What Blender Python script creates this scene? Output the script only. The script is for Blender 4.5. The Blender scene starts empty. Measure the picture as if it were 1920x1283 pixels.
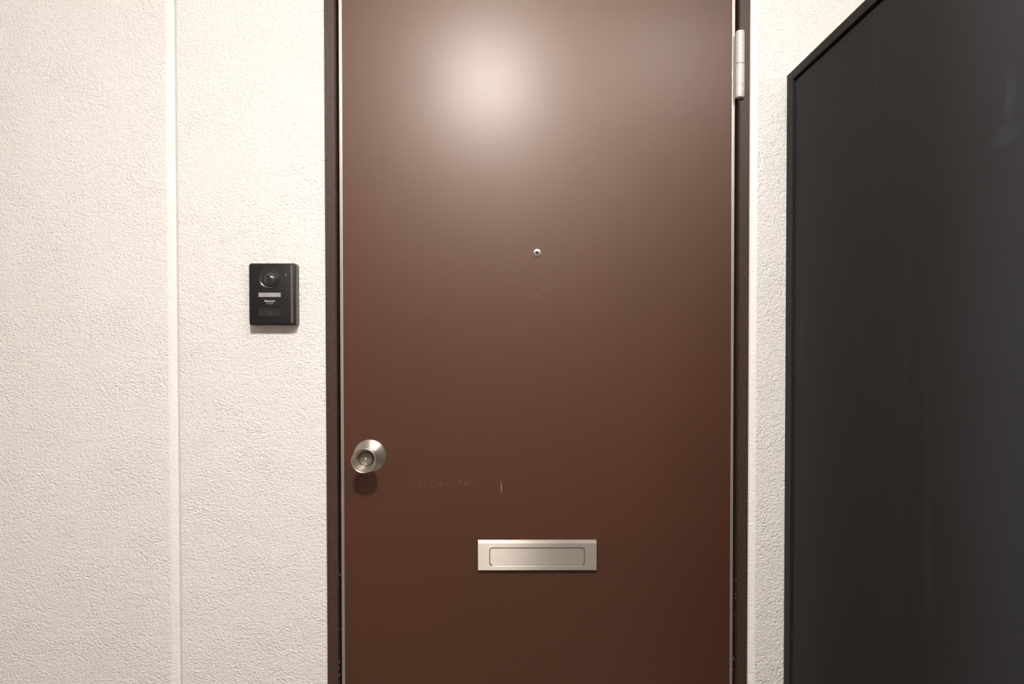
import bpy, bmesh, math, random
from mathutils import Vector, Matrix
random.seed(7)
PI = math.pi
S = bpy.context.scene
COL = S.collection

# ------------------------------------------------------------ camera
CAM_Z, CAM_D, FPX = 1.25, 1.50, 1335.0
PITCH = math.radians(1.0)
cam = bpy.data.cameras.new('camera'); cam_o = bpy.data.objects.new('camera', cam); COL.objects.link(cam_o)
cam_o.location = (0, -CAM_D, CAM_Z)
cam_o.rotation_mode = 'XYZ'
cam_o.matrix_world = (Matrix.Translation((0, -CAM_D, CAM_Z)) @ Matrix.Rotation(PI/2 - PITCH, 4, 'X')
                      @ Matrix.Rotation(math.radians(-0.06), 4, 'Z'))
cam.sensor_width = 36.0; cam.lens = 36.0*FPX/1920.0
cam.shift_y = FPX*math.tan(PITCH)/1920.0
cam.clip_start = 0.02
S.camera = cam_o

# ------------------------------------------------------------ light, world, exposure
LAMP = (-0.095, -1.40, 2.315)
LAMP_STRENGTH = 580.0
SOFT_LIGHT_STRENGTH = 23.0
LAMP_COLOR = (1.0, 0.958, 0.918)
w = bpy.data.worlds.new('world'); S.world = w; w.use_nodes = True
w.node_tree.nodes['Background'].inputs[0].default_value = (0.80, 0.88, 1.0, 1)
w.node_tree.nodes['Background'].inputs[1].default_value = 0.10
S.view_settings.view_transform = 'Standard'; S.view_settings.look = 'None'
S.view_settings.exposure = 0.0; S.view_settings.gamma = 1.0
S.view_settings.use_curve_mapping = False

# ------------------------------------------------------------ helpers
def X(px, y=0.0): return (px-960.0)/FPX*(CAM_D+y)
def Z(py, y=0.0): return CAM_Z-(py-641.5)/FPX*(CAM_D+y)

def link(name, me, mat, parent=None):
    o = bpy.data.objects.new(name, me); COL.objects.link(o)
    if mat: me.materials.append(mat)
    if parent: o.parent = parent
    return o
def obj(name, bm, mat, parent=None, smooth=False, bevel=0.0, segs=2, origin=None):
    bmesh.ops.remove_doubles(bm, verts=bm.verts, dist=1e-6)
    bmesh.ops.recalc_face_normals(bm, faces=bm.faces)
    if origin: bmesh.ops.translate(bm, vec=-Vector(origin), verts=bm.verts)
    me = bpy.data.meshes.new(name); bm.to_mesh(me); bm.free()
    if smooth:
        me.polygons.foreach_set('use_smooth', [True]*len(me.polygons))
        try: me.set_sharp_from_angle(angle=math.radians(35))
        except Exception: pass
    o = link(name, me, mat, parent)
    if origin: o.location = Vector(origin)
    if bevel:
        m = o.modifiers.new('bevel', 'BEVEL'); m.width = bevel; m.segments = segs; m.limit_method = 'ANGLE'
        m.angle_limit = math.radians(40)
    return o
def empty(name, loc, parent=None):
    o = bpy.data.objects.new(name, None); COL.objects.link(o); o.location = loc; o.empty_display_size = .05
    if parent: o.parent = parent
    return o
def tag(o, label=None, cat=None, kind=None, group=None):
    if label: o['label'] = label
    if cat: o['category'] = cat
    if kind: o['kind'] = kind
    if group: o['group'] = group
    return o
def box(bm, x0, x1, y0, y1, z0, z1):
    v = [bm.verts.new(p) for p in ((x0,y0,z0),(x1,y0,z0),(x1,y1,z0),(x0,y1,z0),(x0,y0,z1),(x1,y0,z1),(x1,y1,z1),(x0,y1,z1))]
    for f in ((0,1,2,3),(4,5,6,7),(0,1,5,4),(1,2,6,5),(2,3,7,6),(3,0,4,7)): bm.faces.new([v[i] for i in f])
def B(*a):
    bm = bmesh.new(); box(bm, *a); return bm
def extrude_z(bm, prof, z0, z1):
    """closed profile in XY -> vertical prism"""
    a = [bm.verts.new((x, y, z0)) for x, y in prof]; b = [bm.verts.new((x, y, z1)) for x, y in prof]
    n = len(prof)
    for i in range(n): bm.faces.new((a[i], a[(i+1) % n], b[(i+1) % n], b[i]))
    bm.faces.new(a); bm.faces.new(b)
def lathe(prof, c=(0,0,0), n=64, cap0=True, cap1=True):
    """prof: (radius, distance towards the camera); axis along -Y through c"""
    bm = bmesh.new(); rings = []
    for r, d in prof:
        if r < 1e-6: rings.append([bm.verts.new((c[0], c[1]-d, c[2]))])
        else: rings.append([bm.verts.new((c[0]+r*math.cos(2*PI*i/n), c[1]-d, c[2]+r*math.sin(2*PI*i/n))) for i in range(n)])
    for A, Bq in zip(rings, rings[1:]):
        for i in range(n):
            j = (i+1) % n
            if len(A) == 1 and len(Bq) == 1: continue
            if len(A) == 1: bm.faces.new((A[0], Bq[i], Bq[j]))
            elif len(Bq) == 1: bm.faces.new((A[i], A[j], Bq[0]))
            else: bm.faces.new((A[i], A[j], Bq[j], Bq[i]))
    if cap0 and len(rings[0]) > 1: bm.faces.new(rings[0])
    if cap1 and len(rings[-1]) > 1: bm.faces.new(rings[-1])
    return bm
def rrect(x0, x1, z0, z1, r, y, n=8):
    pts = []
    for cx, cz, a0 in ((x1-r, z1-r, 0), (x0+r, z1-r, 90), (x0+r, z0+r, 180), (x1-r, z0+r, 270)):
        for i in range(n+1):
            a = math.radians(a0+90.0*i/n); pts.append((cx+r*math.cos(a), y, cz+r*math.sin(a)))
    return pts
def loft(rings, cap0=True, cap1=True):
    bm = bmesh.new(); R = [[bm.verts.new(p) for p in r] for r in rings]
    for A, Bq in zip(R, R[1:]):
        n = len(A)
        for i in range(n): bm.faces.new((A[i], A[(i+1) % n], Bq[(i+1) % n], Bq[i]))
    if cap0: bm.faces.new(R[0])
    if cap1: bm.faces.new(R[-1])
    return bm
def ribbon(pts, width, y):
    bm = bmesh.new(); L = []
    n = len(pts)
    for i, (x, z) in enumerate(pts):
        a = Vector(pts[max(i-1, 0)]); b = Vector(pts[min(i+1, n-1)]); d = (b-a).normalized()
        k = width*.5*(0.35+0.65*math.sin(PI*(i+.3)/(n-.4)))
        L.append((bm.verts.new((x-d.y*k, y, z+d.x*k)), bm.verts.new((x+d.y*k, y, z-d.x*k))))
    for p, q in zip(L, L[1:]): bm.faces.new((p[0], q[0], q[1], p[1]))
    return bm

# ------------------------------------------------------------ materials
class NT:
    def __init__(s, name):
        s.m = bpy.data.materials.new(name); s.m.use_nodes = True; s.t = s.m.node_tree
        s.b = s.t.nodes['Principled BSDF']
    def n(s, typ, **kw):
        nd = s.t.nodes.new('ShaderNode'+typ)
        for k, v in kw.items():
            if k in nd.inputs.keys(): nd.inputs[k].default_value = v
            else: setattr(nd, k, v)
        return nd
    def l(s, a, b): s.t.links.new(a, b)
    def mapped(s, scale, src='Object', rot=(0,0,0)):
        tc = s.n('TexCoord'); mp = s.n('Mapping'); mp.inputs['Scale'].default_value = scale; mp.inputs['Rotation'].default_value = rot
        s.l(tc.outputs[src], mp.inputs['Vector']); return mp.outputs[0]
    def noise(s, vec, scale, detail=3, rough=.5, dist=0):
        nd = s.n('TexNoise'); nd.inputs['Scale'].default_value = scale; nd.inputs['Detail'].default_value = detail
        nd.inputs['Roughness'].default_value = rough; nd.inputs['Distortion'].default_value = dist
        if vec: s.l(vec, nd.inputs['Vector'])
        return nd.outputs['Fac']
    def ramp(s, fac, stops):
        top = stops[-1][0]
        if top > 1: fac = s.math('DIVIDE', fac, top); stops = [(p/top, c) for p, c in stops]
        nd = s.n('ValToRGB'); cr = nd.color_ramp
        while len(cr.elements) < len(stops): cr.elements.new(.5)
        for e, (p, c) in zip(cr.elements, stops):
            e.position = p; e.color = (c, c, c, 1) if not isinstance(c, tuple) else (*c, 1)
        s.l(fac, nd.inputs[0]); return nd.outputs[0]
    def math(s, op, a, b=None, clamp=False):
        nd = s.n('Math'); nd.operation = op; nd.use_clamp = clamp
        for i, v in enumerate((a, b)):
            if v is None: continue
            if isinstance(v, (int, float)): nd.inputs[i].default_value = v
            else: s.l(v, nd.inputs[i])
        return nd.outputs[0]
    def mix(s, fac, a, b):
        nd = s.n('Mix'); nd.data_type = 'RGBA'
        if isinstance(fac, (int, float)): nd.inputs[0].default_value = fac
        else: s.l(fac, nd.inputs[0])
        for i, v in ((6, a), (7, b)):
            if isinstance(v, tuple): nd.inputs[i].default_value = (*v, 1)
            else: s.l(v, nd.inputs[i])
        return nd.outputs[2]
    def bump(s, h, dist, strength=1.0, prev=None):
        nd = s.n('Bump'); nd.inputs['Distance'].default_value = dist; nd.inputs['Strength'].default_value = strength
        s.l(h, nd.inputs['Height'])
        if prev: s.l(prev, nd.inputs['Normal'])
        return nd.outputs[0]
    def set(s, **kw):
        for k, v in kw.items():
            k = k.replace('_', ' ')
            if isinstance(v, tuple): s.b.inputs[k].default_value = (*v, 1) if len(v) == 3 else v
            elif isinstance(v, (int, float)): s.b.inputs[k].default_value = v
            else: s.l(v, s.b.inputs[k])
        return s

WALL = (0.83, 0.795, 0.765)
def plaster(name, depth, smooth_depth=0.0, ratio=1.0):
    t = NT(name)
    v = t.mapped((1.0, 1.0, 1.2), rot=(0, math.radians(-20), 0))
    big = t.noise(v, 195, 3, .6, .0)
    vo = t.n('TexVoronoi'); vo.feature = 'SMOOTH_F1'; vo.inputs['Scale'].default_value = 225; vo.inputs['Randomness'].default_value = 1
    wob = t.n('TexNoise'); wob.inputs['Scale'].default_value = 60; t.l(v, wob.inputs['Vector'])
    ad = t.n('VectorMath'); ad.operation = 'MULTIPLY_ADD'; t.l(wob.outputs['Color'], ad.inputs[0]); ad.inputs[1].default_value = (.02,.02,.02); t.l(v, ad.inputs[2])
    t.l(ad.outputs[0], vo.inputs['Vector'])
    lump = t.ramp(vo.outputs['Distance'], [(0.05, 1.0), (.75, 0.0)])
    patch = t.ramp(t.noise(v, 9, 2, .5), [(.32, .55), (.68, 1.0)])
    h = t.math('ADD', t.math('MULTIPLY', big, .95), t.math('MULTIPLY', lump, .62))
    h = t.math('MULTIPLY', h, patch)
    fine = t.noise(v, 380, 2, .5)
    h = t.math('ADD', h, t.math('MULTIPLY', fine, .12))
    nrm = t.bump(h, depth)
    # faint stains of old dirt
    st = t.ramp(t.noise(t.mapped((1, 1, .6)), 3.2, 4, .55), [(.45, 0.0), (.8, 1.0)])
    c = t.mix(st, WALL, (0.79, 0.75, 0.70))
    pit = t.ramp(h, [(.42, .90), (.62, 1.0)])
    mul = t.n('Mix'); mul.data_type = 'RGBA'; mul.blend_type = 'MULTIPLY'; mul.inputs[0].default_value = .7
    t.l(c, mul.inputs[6]); t.l(pit, mul.inputs[7])
    t.set(Base_Color=mul.outputs[2], Roughness=.75, Normal=nrm); t.b.inputs['Specular IOR Level'].default_value = .25
    return t.m
M = {}
M['plaster'] = plaster('rough_white_plaster', 0.0027)
M['plaster_soft'] = plaster('smoothed_white_plaster', 0.0011)
t = NT('white_sealant'); t.set(Base_Color=(0.86, .83, .80), Roughness=.55, Normal=t.bump(t.noise(t.mapped((1,1,3)), 70, 3), .0012)); M['sealant'] = t.m

# door paint
t = NT('brown_door_paint')
v = t.mapped((1, 1, 1))
grain = t.noise(v, 900, 2, .6); soft = t.noise(v, 2.3, 3, .5)
sx = t.n('SeparateXYZ'); t.l(v, sx.inputs[0])
# glossy patch of old glue near the top right corner
dx = t.math('DIVIDE', t.math('SUBTRACT', sx.outputs[0], X(1338)), .026)
dz = t.math('DIVIDE', t.math('SUBTRACT', sx.outputs[2], Z(2)), .031)
d4 = t.math('ADD', t.math('POWER', t.math('ABSOLUTE', dx), 4), t.math('POWER', t.math('ABSOLUTE', dz), 4))
blob = t.ramp(t.math('ADD', d4, t.math('MULTIPLY', t.noise(v, 60, 3, .6), 1.0)), [(.0, 1.0), (1.2, 1.0), (1.4, 0.0)])
col = t.mix(t.ramp(soft, [(.35, 0.0), (.65, 1.0)]), (0.049, 0.0118, 0.0040), (0.055, 0.0136, 0.0052))
col = t.mix(t.ramp(grain, [(.35, 0.0), (.7, .35)]), col, (0.080, 0.027, 0.0135))
speck = t.ramp(t.noise(v, 420, 1, .5), [(.79, 0.0), (.82, .6)])
col = t.mix(speck, col, (.21, .12, .08))
col = t.mix(t.math('MULTIPLY', blob, .5), col, (0.045, 0.017, 0.009))
# dry scuffs in a row under the knob height
sm = t.math('MULTIPLY', t.ramp(t.math('ABSOLUTE', t.math('SUBTRACT', sx.outputs[2], Z(908))), [(0.0, 1.0), (.012, 0.0)]),
            t.ramp(t.math('ABSOLUTE', t.math('SUBTRACT', sx.outputs[0], X(835))), [(0.05, 1.0), (.09, 0.0)]))
sm = t.math('MULTIPLY', sm, t.ramp(t.noise(t.mapped((1, 1, .4)), 240, 2, .6), [(.56, 0.0), (.66, .55)]))
col = t.mix(sm, col, (.22, .12, .085))
rg = t.math('ADD', t.math('MULTIPLY', t.noise(v, 5, 3, .5), .04), .50)
rg = t.math('ADD', rg, t.math('MULTIPLY', blob, .04))
t.set(Base_Color=col, Roughness=rg, Normal=t.bump(grain, .00022))
t.b.inputs['Specular IOR Level'].default_value = 0.76
t.set(Coat_Weight=.54, Coat_Roughness=.325, Coat_IOR=1.5, Specular_Tint=(1.0, .80, .64))
M['door'] = t.m

t = NT('dark_brown_frame_paint'); v = t.mapped((1, 1, 1))
col = t.mix(t.ramp(t.noise(v, 160, 4, .6), [(.4, 0.0), (.75, 1.0)]), (0.050, 0.027, 0.0195), (0.068, 0.040, 0.030))
t.set(Base_Color=col, Roughness=.42, Normal=t.bump(t.noise(v, 260, 3, .6), .00025)); M['frame'] = t.m
t = NT('black_gasket'); t.set(Base_Color=(.012, .008, .006), Roughness=.8, Normal=t.bump(t.noise(None, 300), .0002)); M['gasket'] = t.m

def metal(name, col, rough, aniso=0.0, stretch=(1,1,1), scale=300, bd=.0001, tang=None, metallic=1.0, rvar=.05):
    """aniso: brushed; tang 'V' = brushed side to side, 'R' = turned on a lathe about the object's own Y axis"""
    t = NT(name); v = t.mapped(stretch)
    f = t.noise(v, scale, 3, .6)
    c = t.mix(t.ramp(f, [(.3, 0.0), (.75, 1.0)]), tuple(k*.86 for k in col), col)
    t.set(Base_Color=c, Metallic=metallic, Roughness=t.math('ADD', t.math('MULTIPLY', f, rvar), rough-rvar*.5), Normal=t.bump(f, bd))
    if aniso:
        t.b.inputs['Anisotropic'].default_value = aniso
        if tang == 'V':
            cv = t.n('CombineXYZ'); cv.inputs[2].default_value = 1.0; t.l(cv.outputs[0], t.b.inputs['Tangent'])
        else:
            tc = t.n('TexCoord'); vm = t.n('VectorMath'); vm.operation = 'MULTIPLY'; vm.inputs[1].default_value = (1, 0, 1)
            t.l(tc.outputs['Object'], vm.inputs[0]); t.l(vm.outputs[0], t.b.inputs['Tangent'])
    return t.m
M['steel'] = metal('brushed_stainless', (.39, .35, .305), .37, 1.0, (1, 1, 30), 50, .00002, 'V', metallic=.82)
M['steel_ring'] = metal('satin_knob_steel', (.58, .525, .46), .36, .7, (1, 1, 1), 400, .00003, 'R', metallic=.9)
M['steel_face'] = metal('keyway_steel', (.50, .45, .39), .45, 0, (1, 1, 1), 500, .0001)
M['edge'] = metal('edge_strip_steel', (.60, .54, .49), .42, 0, (1, 1, .08), 300, .00004, metallic=.75)
M['peephole'] = metal('peephole_nickel', (.78, .75, .66), .3, 0, (1, 1, 1), 400, .00003)
t = NT('hinge_silver_paint'); v = t.mapped((1, 1, 1))
dirt = t.ramp(t.noise(v, 90, 4, .6), [(.55, 0.0), (.72, 1.0)])
t.set(Base_Color=t.mix(dirt, (.66, .62, .57), (.42, .35, .24)), Metallic=.25, Roughness=.4, Normal=t.bump(t.noise(v, 250), .0002)); M['hinge'] = t.m
t = NT('dark_cavity'); t.set(Base_Color=(.006, .005, .005), Roughness=.7, Normal=t.bump(t.noise(None, 200), .0001)); M['dark'] = t.m
t = NT('paint_chip'); t.set(Base_Color=(.15, .12, .10), Roughness=.7, Normal=t.bump(t.noise(None, 500), .0002)); M['chip'] = t.m
t = NT('scratch'); t.set(Base_Color=(.14, .075, .052), Roughness=.45, Normal=t.bump(t.noise(None, 500), .0001)); M['scratch'] = t.m
t = NT('scratch_light'); t.set(Base_Color=(.42, .30, .24), Roughness=.5, Normal=t.bump(t.noise(None, 500), .0001)); M['scratch_light'] = t.m

# black cabinet paint with chalky rub marks and run streaks
t = NT('matte_black_cabinet_paint'); v = t.mapped((1, 1, 1)); sx = t.n('SeparateXYZ'); t.l(v, sx.inputs[0])
grain = t.noise(v, 700, 2, .6)
streak = t.ramp(t.noise(t.mapped((1, 1, .05)), 26, 3, .55), [(.52, 0.0), (.75, 1.0)])
patch = t.ramp(t.noise(t.mapped((1, 1, .45)), 5.0, 4, .6), [(.48, 0.0), (.72, 1.0)])
mk = t.math('MULTIPLY', streak, patch)
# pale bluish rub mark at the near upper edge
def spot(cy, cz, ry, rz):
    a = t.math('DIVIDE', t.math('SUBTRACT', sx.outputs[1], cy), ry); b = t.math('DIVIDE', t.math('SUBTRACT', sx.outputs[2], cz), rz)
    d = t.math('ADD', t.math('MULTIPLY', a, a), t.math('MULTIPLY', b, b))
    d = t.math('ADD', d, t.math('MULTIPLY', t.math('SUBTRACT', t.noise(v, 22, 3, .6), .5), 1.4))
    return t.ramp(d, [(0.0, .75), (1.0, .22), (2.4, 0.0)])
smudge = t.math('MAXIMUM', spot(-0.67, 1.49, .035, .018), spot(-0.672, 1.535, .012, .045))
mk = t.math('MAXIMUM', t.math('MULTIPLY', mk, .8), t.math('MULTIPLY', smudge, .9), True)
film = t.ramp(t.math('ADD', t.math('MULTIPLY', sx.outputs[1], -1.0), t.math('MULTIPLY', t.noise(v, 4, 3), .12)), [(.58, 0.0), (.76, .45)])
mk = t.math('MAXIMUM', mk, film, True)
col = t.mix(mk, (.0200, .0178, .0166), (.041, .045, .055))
col = t.mix(t.ramp(grain, [(.45, 0.0), (.8, .5)]), col, (.031, .028, .026))
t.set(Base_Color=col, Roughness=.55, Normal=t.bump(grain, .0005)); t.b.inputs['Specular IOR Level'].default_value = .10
M['cabinet'] = t.m

t = NT('intercom_black_plastic'); v = t.mapped((1,1,1))
t.set(Base_Color=(.0125, .0105, .0095), Roughness=.5, Normal=t.bump(t.noise(v, 900, 2), .00015)); t.b.inputs['Specular IOR Level'].default_value = .3; M['plastic'] = t.m
t = NT('intercom_lit_side_plastic'); t.set(Base_Color=(.135, .122, .112), Roughness=.6, Normal=t.bump(t.noise(t.mapped((1,1,1)), 700, 2), .0003)); M['plastic_lit'] = t.m  # black plastic made lighter: lamp light on the sides put into the colour
t = NT('button_plastic'); t.set(Base_Color=(.022, .019, .0175), Roughness=.5, Normal=t.bump(t.noise(t.mapped((1,1,1)), 700, 2), .0003)); t.b.inputs['Specular IOR Level'].default_value = .3; M['button'] = t.m
t = NT('gloss_black_plastic'); t.set(Base_Color=(.03, .028, .027), Roughness=.24, Coat_Weight=.6, Coat_Roughness=.08, Normal=t.bump(t.noise(t.mapped((1,1,1)), 300, 2), .00003)); M['gloss'] = t.m
t = NT('lens_glass'); t.set(Base_Color=(.01, .01, .012), Roughness=.05, Coat_Weight=1.0, Normal=t.bump(t.noise(t.mapped((1,1,1)), 100, 2), .00001)); M['lens'] = t.m
t = NT('name_plate_card'); t.set(Base_Color=t.mix(t.noise(t.mapped((1,1,1)), 120, 3), (.30, .27, .265), (.44, .41, .40)), Roughness=.25); M['card'] = t.m
t = NT('print_white'); t.set(Base_Color=(.62, .59, .56), Roughness=.6, Normal=t.bump(t.noise(None, 300), .0001)); M['print'] = t.m
t = NT('print_grey'); t.set(Base_Color=(.34, .32, .30), Roughness=.6, Normal=t.bump(t.noise(None, 300), .0001)); M['print_grey'] = t.m
t = NT('print_dim'); t.set(Base_Color=(.036, .033, .030), Roughness=.6, Normal=t.bump(t.noise(None, 300), .0001)); M['print_dim'] = t.m
t = NT('corridor_floor_vinyl'); v = t.mapped((1,1,1))
t.set(Base_Color=t.mix(t.noise(v, 60, 4), (.17, .12, .095), (.22, .165, .135)), Roughness=.6, Normal=t.bump(t.noise(v, 120, 3), .001)); M['floor'] = t.m
t = NT('parapet_grey_paint'); v = t.mapped((1,1,1))
t.set(Base_Color=t.mix(t.noise(v, 20, 4), (.20, .17, .15), (.25, .22, .19)), Roughness=.7, Normal=t.bump(t.noise(v, 120, 3), .002)); M['parapet'] = t.m
t = NT('ceiling_white'); v = t.mapped((1,1,1))
t.set(Base_Color=t.mix(t.noise(v, 40, 4), (.86, .84, .81), (.89, .87, .84)), Roughness=.85, Normal=t.bump(t.noise(v, 160, 3), .002)); M['ceiling'] = t.m
t = NT('lamp_diffuser'); t.b.inputs['Emission Color'].default_value = (*LAMP_COLOR, 1); t.b.inputs['Emission Strength'].default_value = LAMP_STRENGTH
t.set(Base_Color=t.mix(t.noise(t.mapped((1,1,1)), 30), (.88, .86, .83), (.9, .88, .85)), Roughness=.5); M['lamp'] = t.m
t = NT('lamp_base_white'); t.set(Base_Color=t.mix(t.noise(t.mapped((1,1,1)), 30), (.78, .77, .75), (.8, .79, .77)), Roughness=.45); M['lamp_base'] = t.m

# ------------------------------------------------------------ the corridor shell
XL, XR, YB, ZC = -2.0, 1.26, -2.75, 2.48
FL, FR = X(611.5), X(1402.5)           # outer faces of the door frame
DOOR_TOP = 2.03; FRAME_TOP = DOOR_TOP+.035
T = .16
gx0, gx1, gx2 = X(315), X(330), X(337)
RW = -.009                              # the wall right of the frame stands a little proud
rc = X(1418.5, RW)
bm = bmesh.new()
extrude_z(bm, [(XL, 0), (gx0, 0), (gx0, T), (XL, T)], 0, ZC)
extrude_z(bm, [(gx2, 0), (FL, 0), (FL, T), (gx2, T)], 0, ZC)
extrude_z(bm, [(rc, RW), (XR, RW), (XR, T), (rc, T)], 0, ZC)
box(bm, FL, FR+.0001, 0, T, FRAME_TOP, ZC)
wall = obj('wall_back', bm, M['plaster']); tag(wall, 'rough white plastered wall around the brown door', kind='structure')
bm = bmesh.new(); extrude_z(bm, [(gx0, 0), (gx0+.004, .0009), (gx1, .0060), (gx1, T), (gx0, T)], 0, ZC)
obj('joint_flank', bm, M['plaster_soft'], wall)
bm = bmesh.new(); extrude_z(bm, [(gx1, .0060), (gx2, 0), (gx2, T), (gx1, T)], 0, ZC)
tag(obj('joint_groove', bm, M['plaster_soft'], wall), 'narrow vertical groove in the white plaster')
bm = bmesh.new(); extrude_z(bm, [(FR, .001), (FR+.003, -.0028), (rc-.004, RW+.0008), (rc, RW), (rc, T), (FR, T)], 0, ZC)
tag(obj('sealant_bead', bm, M['sealant'], wall), 'smooth white sealant strip beside the door frame')
tag(obj('wall_left', B(XL-.12, XL, YB, T, 0, ZC), M['plaster']), kind='structure')
tag(obj('wall_right', B(XR, XR+.12, YB, T, 0, ZC), M['plaster']), kind='structure')
# corridor side opposite the door: a parapet, open above it
tag(obj('wall_front', B(XL-.12, XR+.12, YB-.12, YB, 0, 1.15), M['parapet']), kind='structure')
tag(obj('floor', B(XL-.12, XR+.12, YB-.12, T, -.12, 0), M['floor']), kind='structure')
tag(obj('ceiling', B(XL-.12, XR+.12, YB-.12, T, ZC, ZC+.12), M['ceiling']), kind='structure')

# ------------------------------------------------------------ door frame
DL, DR = X(636.3), X(1378)
DY = .006                               # front face of the door leaf
fl_in, fr_in = X(632.3), X(1382.8)
fr = empty('trim_1', (0, 0, 0)); tag(fr, 'dark brown painted steel door frame', kind='structure')
def jamb(xo, xi, s):
    bm = bmesh.new()
    pr = [(xo, -.004), (xi-s*.0022, -.004), (xi, -.0058), (xi, .004), (xi, .075), (xo, .075)]
    extrude_z(bm, pr, 0, FRAME_TOP); return bm
obj('jamb', jamb(FL, fl_in, 1), M['frame'], fr, bevel=.0008)
obj('jamb', jamb(FR, fr_in, -1), M['frame'], fr, bevel=.0008)
obj('head_jamb', B(fl_in, fr_in, -.004, .075, DOOR_TOP+.006, FRAME_TOP), M['frame'], fr, bevel=.0008)
obj('door_stop', B(fl_in, fl_in+.02, .047, .075, 0, DOOR_TOP+.006), M['gasket'], fr)
obj('door_stop', B(fr_in-.02, fr_in, .047, .075, 0, DOOR_TOP+.006), M['gasket'], fr)
obj('threshold', B(fl_in, fr_in, .0, .10, 0.0, .012), M['edge'], fr)
chips = [(632, 988, 1.2, 7), (632, 1075, 2.2, 2.4), (636.5, 1080, 1.8, 4), (634, 1098, 1.4, 5), (627, 1106, 1.3, 1.2), (617, 1117, 1.3, 1.3),
         (635, 1184, 1.2, 4), (635.4, 1246, 1.2, 9), (634.6, 1258, 1.1, 4), (635.3, 1272, 1.3, 4), (630, 1052, .9, .9), (626, 1000, 1, 1),
         (1380, 1092, 1.2, 4), (1379, 1118, 1.2, 3), (1378, 1126, 2.2, 2.5), (1377, 1156, 1.4, 2), (1375, 1240, 1, 8), (1373.5, 1262, 1, 4), (1392, 1100, .8, .8)]
for cx, cz, ww, hh in chips:
    yy = -.0062
    # frames lean a little in the picture: the keystone of the tilted lens, put back into metres
    k = 1+math.tan(PITCH)*(cz-641.5)/FPX
    x = (cx-960)*k/FPX*(CAM_D+yy); z = Z(cz, yy)
    n = 7; bm = bmesh.new(); vs = []
    for i in range(n):
        a = 2*PI*i/n; r = .5*random.uniform(.7, 1.15)/890
        vs.append((x+ww*r*math.cos(a), z+hh*r*math.sin(a)))
    top = [bm.verts.new((p, yy, q)) for p, q in vs]; bot = [bm.verts.new((p, -.0035, q)) for p, q in vs]
    bm.faces.new(top); bm.faces.new(bot)
    for i in range(n): bm.faces.new((top[i], top[(i+1) % n], bot[(i+1) % n], bot[i]))
    obj('paint_chip', bm, M['chip'], fr)

# ------------------------------------------------------------ door leaf and its fittings
door = empty('door_1', (0, DY, 0)); tag(door, 'brown painted steel apartment door with knob, peephole and mail slot', kind='structure')
def dpart(name, bm, mat, parent=door, **k):
    """bm in world coordinates"""
    o = obj(name, bm, mat, None, **k)
    o.parent = parent
    base = Vector((0, 0, 0)); p = parent
    while p: base += p.location; p = p.parent
    o.location = o.location-base
    return o
sl, sr = X(643.9, DY), X(1370.6, DY)
# leaf mesh keeps world coordinates so that the paint's marks sit where they were measured
dpart('door_panel', B(sl, sr, DY, DY+.036, .015, DOOR_TOP), M['door'], bevel=.0009)
dpart('edge_strip', B(DL, sl-.0002, DY+.0012, DY+.038, .015, DOOR_TOP), M['edge'], bevel=.0007)
dpart('edge_strip', B(sr+.0002, DR, DY+.0012, DY+.038, .015, DOOR_TOP), M['edge'], bevel=.0007)

# scratches
sc = [(970.9, 572.2), (981, 567.5), (990.6, 561.9), (999, 555.5), (1010, 548.5), (1022.5, 540.8), (1035.6, 535.1), (1050, 532.2), (1070.3, 531.9)]
dpart('scratch', ribbon([(X(a), Z(b)) for a, b in sc], .0011, DY-.0001), M['scratch'])
dpart('scratch', ribbon([(X(938.6), Z(905)), (X(939.3), Z(912)), (X(939.9), Z(921)), (X(940.6), Z(928))], .0014, DY-.0001), M['scratch_light'])

# knob
KX, KZ = X(692.5, DY), Z(855.3, DY)
def kpart(name, prof, mat, parent, c=(KX, DY, KZ), n=96, **k):
    return dpart(name, lathe(prof, c, n, **k), mat, parent, smooth=True, origin=c)
knob = kpart('door_knob', [(.013, .008), (.0125, .022), (.0135, .030), (.0165, .040), (.0215, .052), (.0248, .059), (.0255, .0612), (.0255, .0622),
              (.0248, .0628), (.0238, .0622), (.0225, .0585), (.0195, .048), (.0168, .0400), (.0164, .0388), (.0156, .0385), (.0154, .0330), (0, .0330)], M['steel_ring'], door, cap0=True)
kpart('rose', [(.0346, 0), (.0346, .0008), (.0338, .0016), (.0300, .0038), (.0245, .0075), (.0195, .0112), (.0165, .0135), (.0158, .0150), (.0130, .0155), (.0128, .014)], M['steel_ring'], knob)
cyl = kpart('key_cylinder', [(.0138, .0331), (.0138, .0393), (.0133, .0400), (.0118, .0403), (.0112, .0396), (.0100, .0402), (.0045, .0405), (.0038, .0398), (.0030, .0407), (0, .0409)], M['steel_face'], knob)
kpart('keyhole_glint', [(.0024, .0405), (.0022, .0413), (.0014, .0419), (0, .0421)], M['peephole'], knob, n=24)  # polished dome added at the key centre to carry its bright glint
kpart('gap_shade_ring', [(.0153, .0331), (.0153, .0336), (.0140, .0336), (.0139, .0331)], M['dark'], knob)  # near-black ring in the gap, its shade given as colour
# peephole
PX, PZ = X(1007.5, DY), Z(475, DY)
pk = kpart('peephole', [(.0082, 0), (.0082, .0010), (.0076, .0019), (.0062, .0022), (.0056, .0012), (.0052, .0012), (.0050, .0026), (.0040, .0030), (.0032, .0024), (.0028, .0008), (0, .0006)], M['peephole'], door, c=(PX, DY, PZ), n=48)
kpart('peephole_lens', [(.0029, .0007), (.0025, .0014), (.0015, .0020), (0, .0022)], M['lens'], pk, c=(PX, DY, PZ), n=32)

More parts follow.
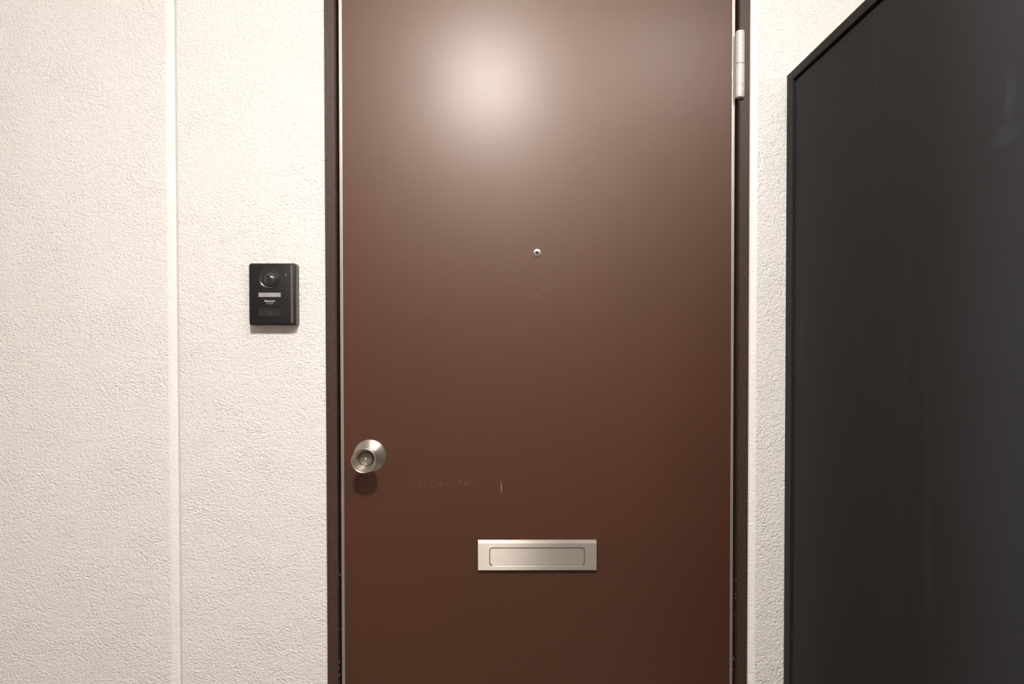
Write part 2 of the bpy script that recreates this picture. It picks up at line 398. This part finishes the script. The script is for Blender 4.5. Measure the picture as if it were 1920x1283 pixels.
# mail slot
PR = .0088
y = DY; yf = DY-PR
mx0, mx1, mz0, mz1 = X(894.8, yf), X(1119.6, yf), Z(1072.3, yf), Z(1014, DY)
fx0, fx1, fz0, fz1 = X(917.5, yf), X(1096.3, yf), Z(1063.6, yf), Z(1029.4, yf)
mb = Z(1020.8, yf)                      # lower edge of the sloping top
rings = [rrect(mx0, mx1, mz0, mz1, .0006, y), rrect(mx0, mx1, mz0, mz1, .0006, y-.0012),
         rrect(mx0+.0002, mx1-.0002, mz0+.0002, mb+.0008, .0006, yf+.0008), rrect(mx0+.0008, mx1-.0008, mz0+.0006, mb, .0008, yf),
         rrect(fx0-.0008, fx1+.0008, fz0-.0008, fz1+.0008, .0068, yf), rrect(fx0, fx1, fz0, fz1, .0062, yf+.0006), rrect(fx0+.0001, fx1-.0001, fz0+.0001, fz1-.0001, .0062, yf+.0045)]
slot = dpart('mail_slot', loft(rings, True, False), M['steel'])
for zz in (1,):
    g = .0005
    dpart('flap', loft([rrect(fx0+g, fx1-g, fz0+g, fz1-g, .0058, yf+.0042), rrect(fx0+g, fx1-g, fz0+g, fz1-g, .0058, yf+.0030),
                        rrect(fx0+.0008, fx1-.0008, fz0+.0012, fz1-.0008, .0056, yf+.0024)]), M['steel'], slot)
    dpart('slot_backing', loft([rrect(fx0-.002, fx1+.002, fz0-.002, fz1+.002, .006, yf+.0060), rrect(fx0-.002, fx1+.002, fz0-.002, fz1+.002, .006, yf+.0046)]), M['dark'], slot)

# upper hinge
HX, HY, HR = X(1385.0, -.008), -.008, .0092
HZ0, HZ1 = Z(186, HY), Z(64, HY)
def vcyl(r, z0, z1, x, y, n=40, dome=0.0):
    bm = bmesh.new(); prof = [(r, z0), (r, z1)]
    if dome > 0: prof = [(r, z0), (r, z1-dome), (r*.93, z1-dome*.35), (r*.7, z1), (0, z1)]
    if dome < 0: prof = [(0, z0), (r*.7, z0), (r*.93, z0-dome*.35), (r, z0-dome), (r, z1)]
    R = []
    for rr, zz in prof:
        R.append([bm.verts.new((x, y, zz))] if rr == 0 else [bm.verts.new((x+rr*math.cos(2*PI*i/n), y+rr*math.sin(2*PI*i/n), zz)) for i in range(n)])
    for A, Q in zip(R, R[1:]):
        for i in range(n):
            j = (i+1) % n
            if len(A) == 1: bm.faces.new((A[0], Q[i], Q[j]))
            elif len(Q) == 1: bm.faces.new((A[i], A[j], Q[0]))
            else: bm.faces.new((A[i], A[j], Q[j], Q[i]))
    if len(R[0]) > 1: bm.faces.new(R[0])
    if len(R[-1]) > 1: bm.faces.new(R[-1])
    return bm
zm = Z(124.5, HY)
hinge = dpart('hinge', vcyl(HR, zm+.0008, HZ1-.003, HX, HY), M['hinge'], smooth=True)
dpart('knuckle', vcyl(HR+.0002, HZ0+.0045, zm-.0008, HX, HY), M['hinge'], hinge, smooth=True)
dpart('pin_cap', vcyl(HR-.0003, HZ1-.0026, HZ1+.001, HX, HY, dome=.0028), M['hinge'], hinge, smooth=True)
dpart('pin_cap', vcyl(HR-.0001, HZ0-.0015, HZ0+.0041, HX, HY, dome=-.0028), M['hinge'], hinge, smooth=True)
dpart('pin', vcyl(.0055, HZ0, HZ1, HX, HY), M['dark'], hinge, smooth=True)
dpart('hinge_leaf', B(DR+.0010, HX-.002, .012, .028, HZ0+.006, HZ1-.006), M['hinge'], hinge)

# ------------------------------------------------------------ video intercom
IX0, IX1, IZ0, IZ1 = -.5440, -.4472, 1.2850, 1.4134
D = .0250
ic = empty('intercom', ((IX0+IX1)/2, 0, (IZ0+IZ1)/2)); tag(ic, 'black video intercom doorbell on the white wall left of the door', 'intercom')
def ip(name, bm, mat, parent=ic, **k): return dpart(name, bm, mat, parent, **k)
ip('housing', loft([rrect(IX0+.001, IX1-.0002, IZ0+.001, IZ1-.001, .0048, 0), rrect(IX0, IX1, IZ0, IZ1, .0052, -.0015), rrect(IX0, IX1, IZ0, IZ1, .0052, -D+.0035)]), M['plastic_lit'], smooth=True)
ip('front_rim', loft([rrect(IX0, IX1, IZ0, IZ1, .0052, -D+.0035), rrect(IX0+.0003, IX1-.0004, IZ0+.0003, IZ1-.0003, .005, -D+.0012),
                      rrect(IX0+.0016, IX1-.0022, IZ0+.0018, IZ1-.0012, .0042, -D)]), M['plastic'], smooth=True)
bz0, bz1 = IZ0+.0044, IZ1-.0028
fx0, fx1 = IX0+.0008, IX1-.0095
BT = -D-.0012
# face plate with holes is built as strips round the camera well, name plate and button
LCX, LCZ, LR = -.5012, 1.3822, .0202
ip('face_plate', loft([rrect(fx0, fx1, bz0, bz1, .003, -D+.001), rrect(fx0, fx1, bz0, bz1, .003, BT+.0003), rrect(fx0+.0006, fx1-.0003, bz0+.0004, bz1-.0006, .0026, BT)]), M['plastic'], smooth=True)
bm = bmesh.new(); extrude_z(bm, [(fx1, -D+.001), (fx1, BT+.0001), (fx1+.0028, BT+.0016), (fx1+.0034, BT+.0008), (fx1+.0062, BT+.0024), (fx1+.0062, -D+.001)], bz0+.0005, bz1-.0003)
tag(ip('side_strip', bm, M['plastic_lit']), 'strip along the right edge, painted lighter for lamp light')
cw = ip('camera_well', lathe([(LR+.0009, .0002), (LR+.0009, .0010), (LR+.0002, .0016), (LR-.0006, .0012), (LR-.0026, .0005), (.012, .0003)], (LCX, BT, LCZ), 72, True, True), M['gloss'], smooth=True)
ball = bmesh.new(); bmesh.ops.create_uvsphere(ball, u_segments=48, v_segments=32, radius=.0180)
bmesh.ops.rotate(ball, cent=(0,0,0), matrix=Matrix.Rotation(PI/2, 3, 'X'), verts=ball.verts)
bmesh.ops.translate(ball, vec=(LCX+.0022, BT+.0092, LCZ-.0024), verts=ball.verts)
dome = ip('camera_ball', ball, M['gloss'], smooth=True)
LX = LCX+.0012; LZ = LCZ-.0006; LY = BT+.0092-.0178
ip('lens_ring', lathe([(.0058, -.0006), (.0058, .0006), (.0050, .0009), (.0046, .0001), (.0036, .0001), (.0034, .0008), (.0028, .0008), (.0026, .0002), (.0, .0002)], (LX, LY, LZ), 48), M['gloss'], dome, smooth=True)
ip('lens', lathe([(.0025, .0002), (.0018, .0007), (0, .0010)], (LX, LY, LZ), 32), M['lens'], dome, smooth=True)
# name plate
nx0, nx1, nz0, nz1 = -.5235, -.4778, 1.3437, 1.3524
ip('name_plate', loft([rrect(nx0-.0006, nx1+.0006, nz0-.0006, nz1+.0006, .0006, BT+.0002), rrect(nx0-.0006, nx1+.0006, nz0-.0006, nz1+.0006, .0006, BT-.00025)]), M['dark'])
tag(ip('name_card', loft([rrect(nx0, nx1, nz0, nz1, .0004, BT-.0002), rrect(nx0, nx1, nz0, nz1, .0004, BT-.0006)]), M['card']), 'blank pale grey name card')
# microphone slot and indicator
mx = -.4674
ip('microphone_slot', loft([rrect(mx-.0009, mx+.0009, 1.3918, 1.3998, .0006, BT+.0002), rrect(mx-.0009, mx+.0009, 1.3918, 1.3998, .0006, BT-.0002)]), M['dark'])
ip('indicator_light', loft([rrect(mx-.0009, mx+.0009, 1.3866, 1.3910, .0006, BT+.0002), rrect(mx-.0007, mx+.0007, 1.3868, 1.3908, .0005, BT-.0004)]), M['print_grey'])
# call button in its dark well
bx0, bx1, cz0, cz1 = -.5232, -.4790, 1.3028, 1.3170
ip('button_well', loft([rrect(bx0-.0006, bx1+.0016, cz0-.0016, cz1+.0034, .001, BT+.0002), rrect(bx0-.0006, bx1+.0016, cz0-.0016, cz1+.0034, .001, BT-.00025)]), M['dark'])
btn = ip('call_button', loft([rrect(bx0, bx1, cz0, cz1, .0008, BT), rrect(bx0, bx1, cz0, cz1, .0008, BT-.0012), rrect(bx0+.0006, bx1-.0006, cz0+.0006, cz1-.0006, .0006, BT-.0018)]), M['button'], smooth=True)
# raised bell sign on the button
bell = [(-1.0, -.6), (-.75, -.35), (-.65, .25), (-.35, .75), (0, .9), (.35, .75), (.65, .25), (.75, -.35), (1.0, -.6)]
bc = ((bx0+bx1)/2+.001, (cz0+cz1)/2+.0006); k = .0030
bm = bmesh.new(); a = [bm.verts.new((bc[0]+p*k, BT-.0021, bc[1]+q*k)) for p, q in bell]; b = [bm.verts.new((bc[0]+p*k, BT-.0017, bc[1]+q*k)) for p, q in bell]
n = len(bell); bm.faces.new(a); bm.faces.new(b)
for i in range(n): bm.faces.new((a[i], a[(i+1) % n], b[(i+1) % n], b[i]))
for v0 in (0,):
    c0 = lathe([(.0008, .0017), (.0008, .0021)], (bc[0], BT, bc[1]-.0026), 12)
    me = bpy.data.meshes.new('tmp'); c0.to_mesh(me); c0.free(); bm.from_mesh(me); bpy.data.meshes.remove(me)
ip('bell_sign', bm, M['print_dim'], btn)
# lettering
def text(name, s, cx, cz, width, yy, mat, parent, bold=0.0):
    cu = bpy.data.curves.new(name, 'FONT'); cu.body = s; cu.align_x = 'CENTER'; cu.align_y = 'CENTER'; cu.size = 1; cu.extrude = .01; cu.offset = bold
    to = bpy.data.objects.new('tmp', cu); COL.objects.link(to); bpy.context.view_layer.update()
    me = bpy.data.meshes.new_from_object(to.evaluated_get(bpy.context.evaluated_depsgraph_get()))
    bpy.data.objects.remove(to); bpy.data.curves.remove(cu)
    xs = [v.co.x for v in me.vertices]; ys = [v.co.y for v in me.vertices]; k = width/(max(xs)-min(xs))
    mx_, my_ = (max(xs)+min(xs))/2, (max(ys)+min(ys))/2
    for v in me.vertices:
        p = v.co.copy(); v.co = (cx+(p.x-mx_)*k, yy-p.z*k, cz+(p.y-my_)*k)
    bm = bmesh.new(); bm.from_mesh(me); bpy.data.meshes.remove(me)
    return ip(name, bm, mat, parent)
text('brand_lettering', 'Panasonic', -.5008, 1.3354, .0208, BT-.0001, M['print'], ic, .022)
text('type_lettering', 'VL-V566', -.5008, 1.3302, .0138, BT-.0001, M['print_grey'], ic, .012)

# ------------------------------------------------------------ black cabinet right of the door
CX0 = X(1472.5, RW); CX1 = 1.22; CY0 = RW; CY1 = -.93; CZ1 = Z(146, RW)
cb = empty('cabinet', ((CX0+CX1)/2, (CY0+CY1)/2, 0)); tag(cb, 'tall matte black metal cabinet standing right of the brown door', 'cabinet')
rv, rt = .031, .0185
def cp(name, bm, mat=M['cabinet'], parent=cb, **k): return dpart(name, bm, mat, parent, **k)
# carcass: back, top, far side, bottom and the rim that frames the side panel
bm = bmesh.new()
box(bm, CX0, CX0+.03, CY0-rv, CY0, 0, CZ1)                      # rear stile of the side
cp('rear_stile', bm, bevel=.0008)
cp('front_stile', B(CX0, CX0+.03, CY1, CY1+rv, 0, CZ1-.0002), bevel=.0008)
cp('top_rail', B(CX0, CX0+.03, CY1+rv+.0002, CY0-rv-.0002, CZ1-rt, CZ1), bevel=.0008)
cp('bottom_rail', B(CX0, CX0+.03, CY1+rv+.0002, CY0-rv-.0002, .0, .07), bevel=.0008)
cp('side_panel', B(CX0+.0040, CX0+.022, CY1+rv+.0002, CY0-rv-.0002, .0705, CZ1-rt-.0055), bevel=.0003)
cp('inner_lining', B(CX0+.023, CX0+.029, CY1+rv, CY0-rv, .05, CZ1-rt+.002), M['dark'])
cp('top_plate', B(CX0+.0305, CX1, CY1, CY0, CZ1-.02, CZ1))
cp('side_panel', B(CX1-.02, CX1, CY1+.001, CY0, 0, CZ1-.0205))
cp('back_plate', B(CX0+.0305, CX1-.0205, CY0-.012, CY0, 0, CZ1-.0205))
cp('bottom_plate', B(CX0+.0305, CX1-.0205, CY1+.002, CY0-.0125, .05, .07))
xm = (CX0+.0305+CX1-.0205)/2
for a, b, hx in ((CX0+.0315, xm-.001, xm-.035), (xm+.001, CX1-.0215, xm+.035)):
    d = cp('cabinet_door', B(a, b, CY1-.001, CY1+.019, .075, CZ1-.0225), bevel=.001)
    cp('handle', B(hx-.006, hx+.006, CY1-.026, CY1-.0012, .85, 1.0), M['steel_face'], d, bevel=.002)

# ------------------------------------------------------------ ceiling lamp (above and in front of the door, out of frame)
lp = empty('ceiling_lamp', (LAMP[0], LAMP[1], ZC)); tag(lp, 'round white ceiling lamp over the corridor in front of the door', 'lamp')
def zl(prof, c, n=48):
    bm = bmesh.new(); R = []
    for r, z in prof:
        R.append([bm.verts.new((c[0], c[1], z))] if r == 0 else [bm.verts.new((c[0]+r*math.cos(2*PI*i/n), c[1]+r*math.sin(2*PI*i/n), z)) for i in range(n)])
    for A, Q in zip(R, R[1:]):
        for i in range(n):
            j = (i+1) % n
            if len(A) == 1: bm.faces.new((A[0], Q[i], Q[j]))
            elif len(Q) == 1: bm.faces.new((A[i], A[j], Q[0]))
            else: bm.faces.new((A[i], A[j], Q[j], Q[i]))
    if len(R[0]) > 1: bm.faces.new(R[0])
    if len(R[-1]) > 1: bm.faces.new(R[-1])
    return bm
LRD = .085; LSQ = .72
dpart('lamp_base', zl([(LRD+.004, ZC), (LRD+.004, LAMP[2]+.006), (LRD+.001, LAMP[2]+.002), (.03, LAMP[2]+.002)], LAMP), M['lamp_base'], lp, smooth=True)
dpart('diffuser', zl([(LRD*math.sin(a), LAMP[2]-LRD*LSQ*math.cos(a)) for a in [PI*.5*(1-i/14) for i in range(14)]] + [(0, LAMP[2]-LRD*LSQ)], LAMP), M['lamp'], lp, smooth=True)

# added soft light above the frame, widens the door's haze to the right
pl = empty('added_soft_light', (.62, -1.5, ZC)); tag(pl, 'added flat soft light standing in for an unseen source on the right', 'lamp')
dpart('soft_light_frame', B(.62-.25, .62+.25, -1.5-.25, -1.5+.25, ZC-.022, ZC), M['lamp_base'], pl, bevel=.003)
t = NT('soft_light_diffuser'); t.b.inputs['Emission Color'].default_value = (*LAMP_COLOR, 1); t.b.inputs['Emission Strength'].default_value = SOFT_LIGHT_STRENGTH
t.set(Base_Color=t.mix(t.noise(t.mapped((1,1,1)), 30), (.88, .86, .83), (.9, .88, .85)), Roughness=.5)
dpart('diffuser', B(.62-.235, .62+.235, -1.5-.235, -1.5+.235, ZC-.028, ZC-.0225), t.m, pl, bevel=.002)
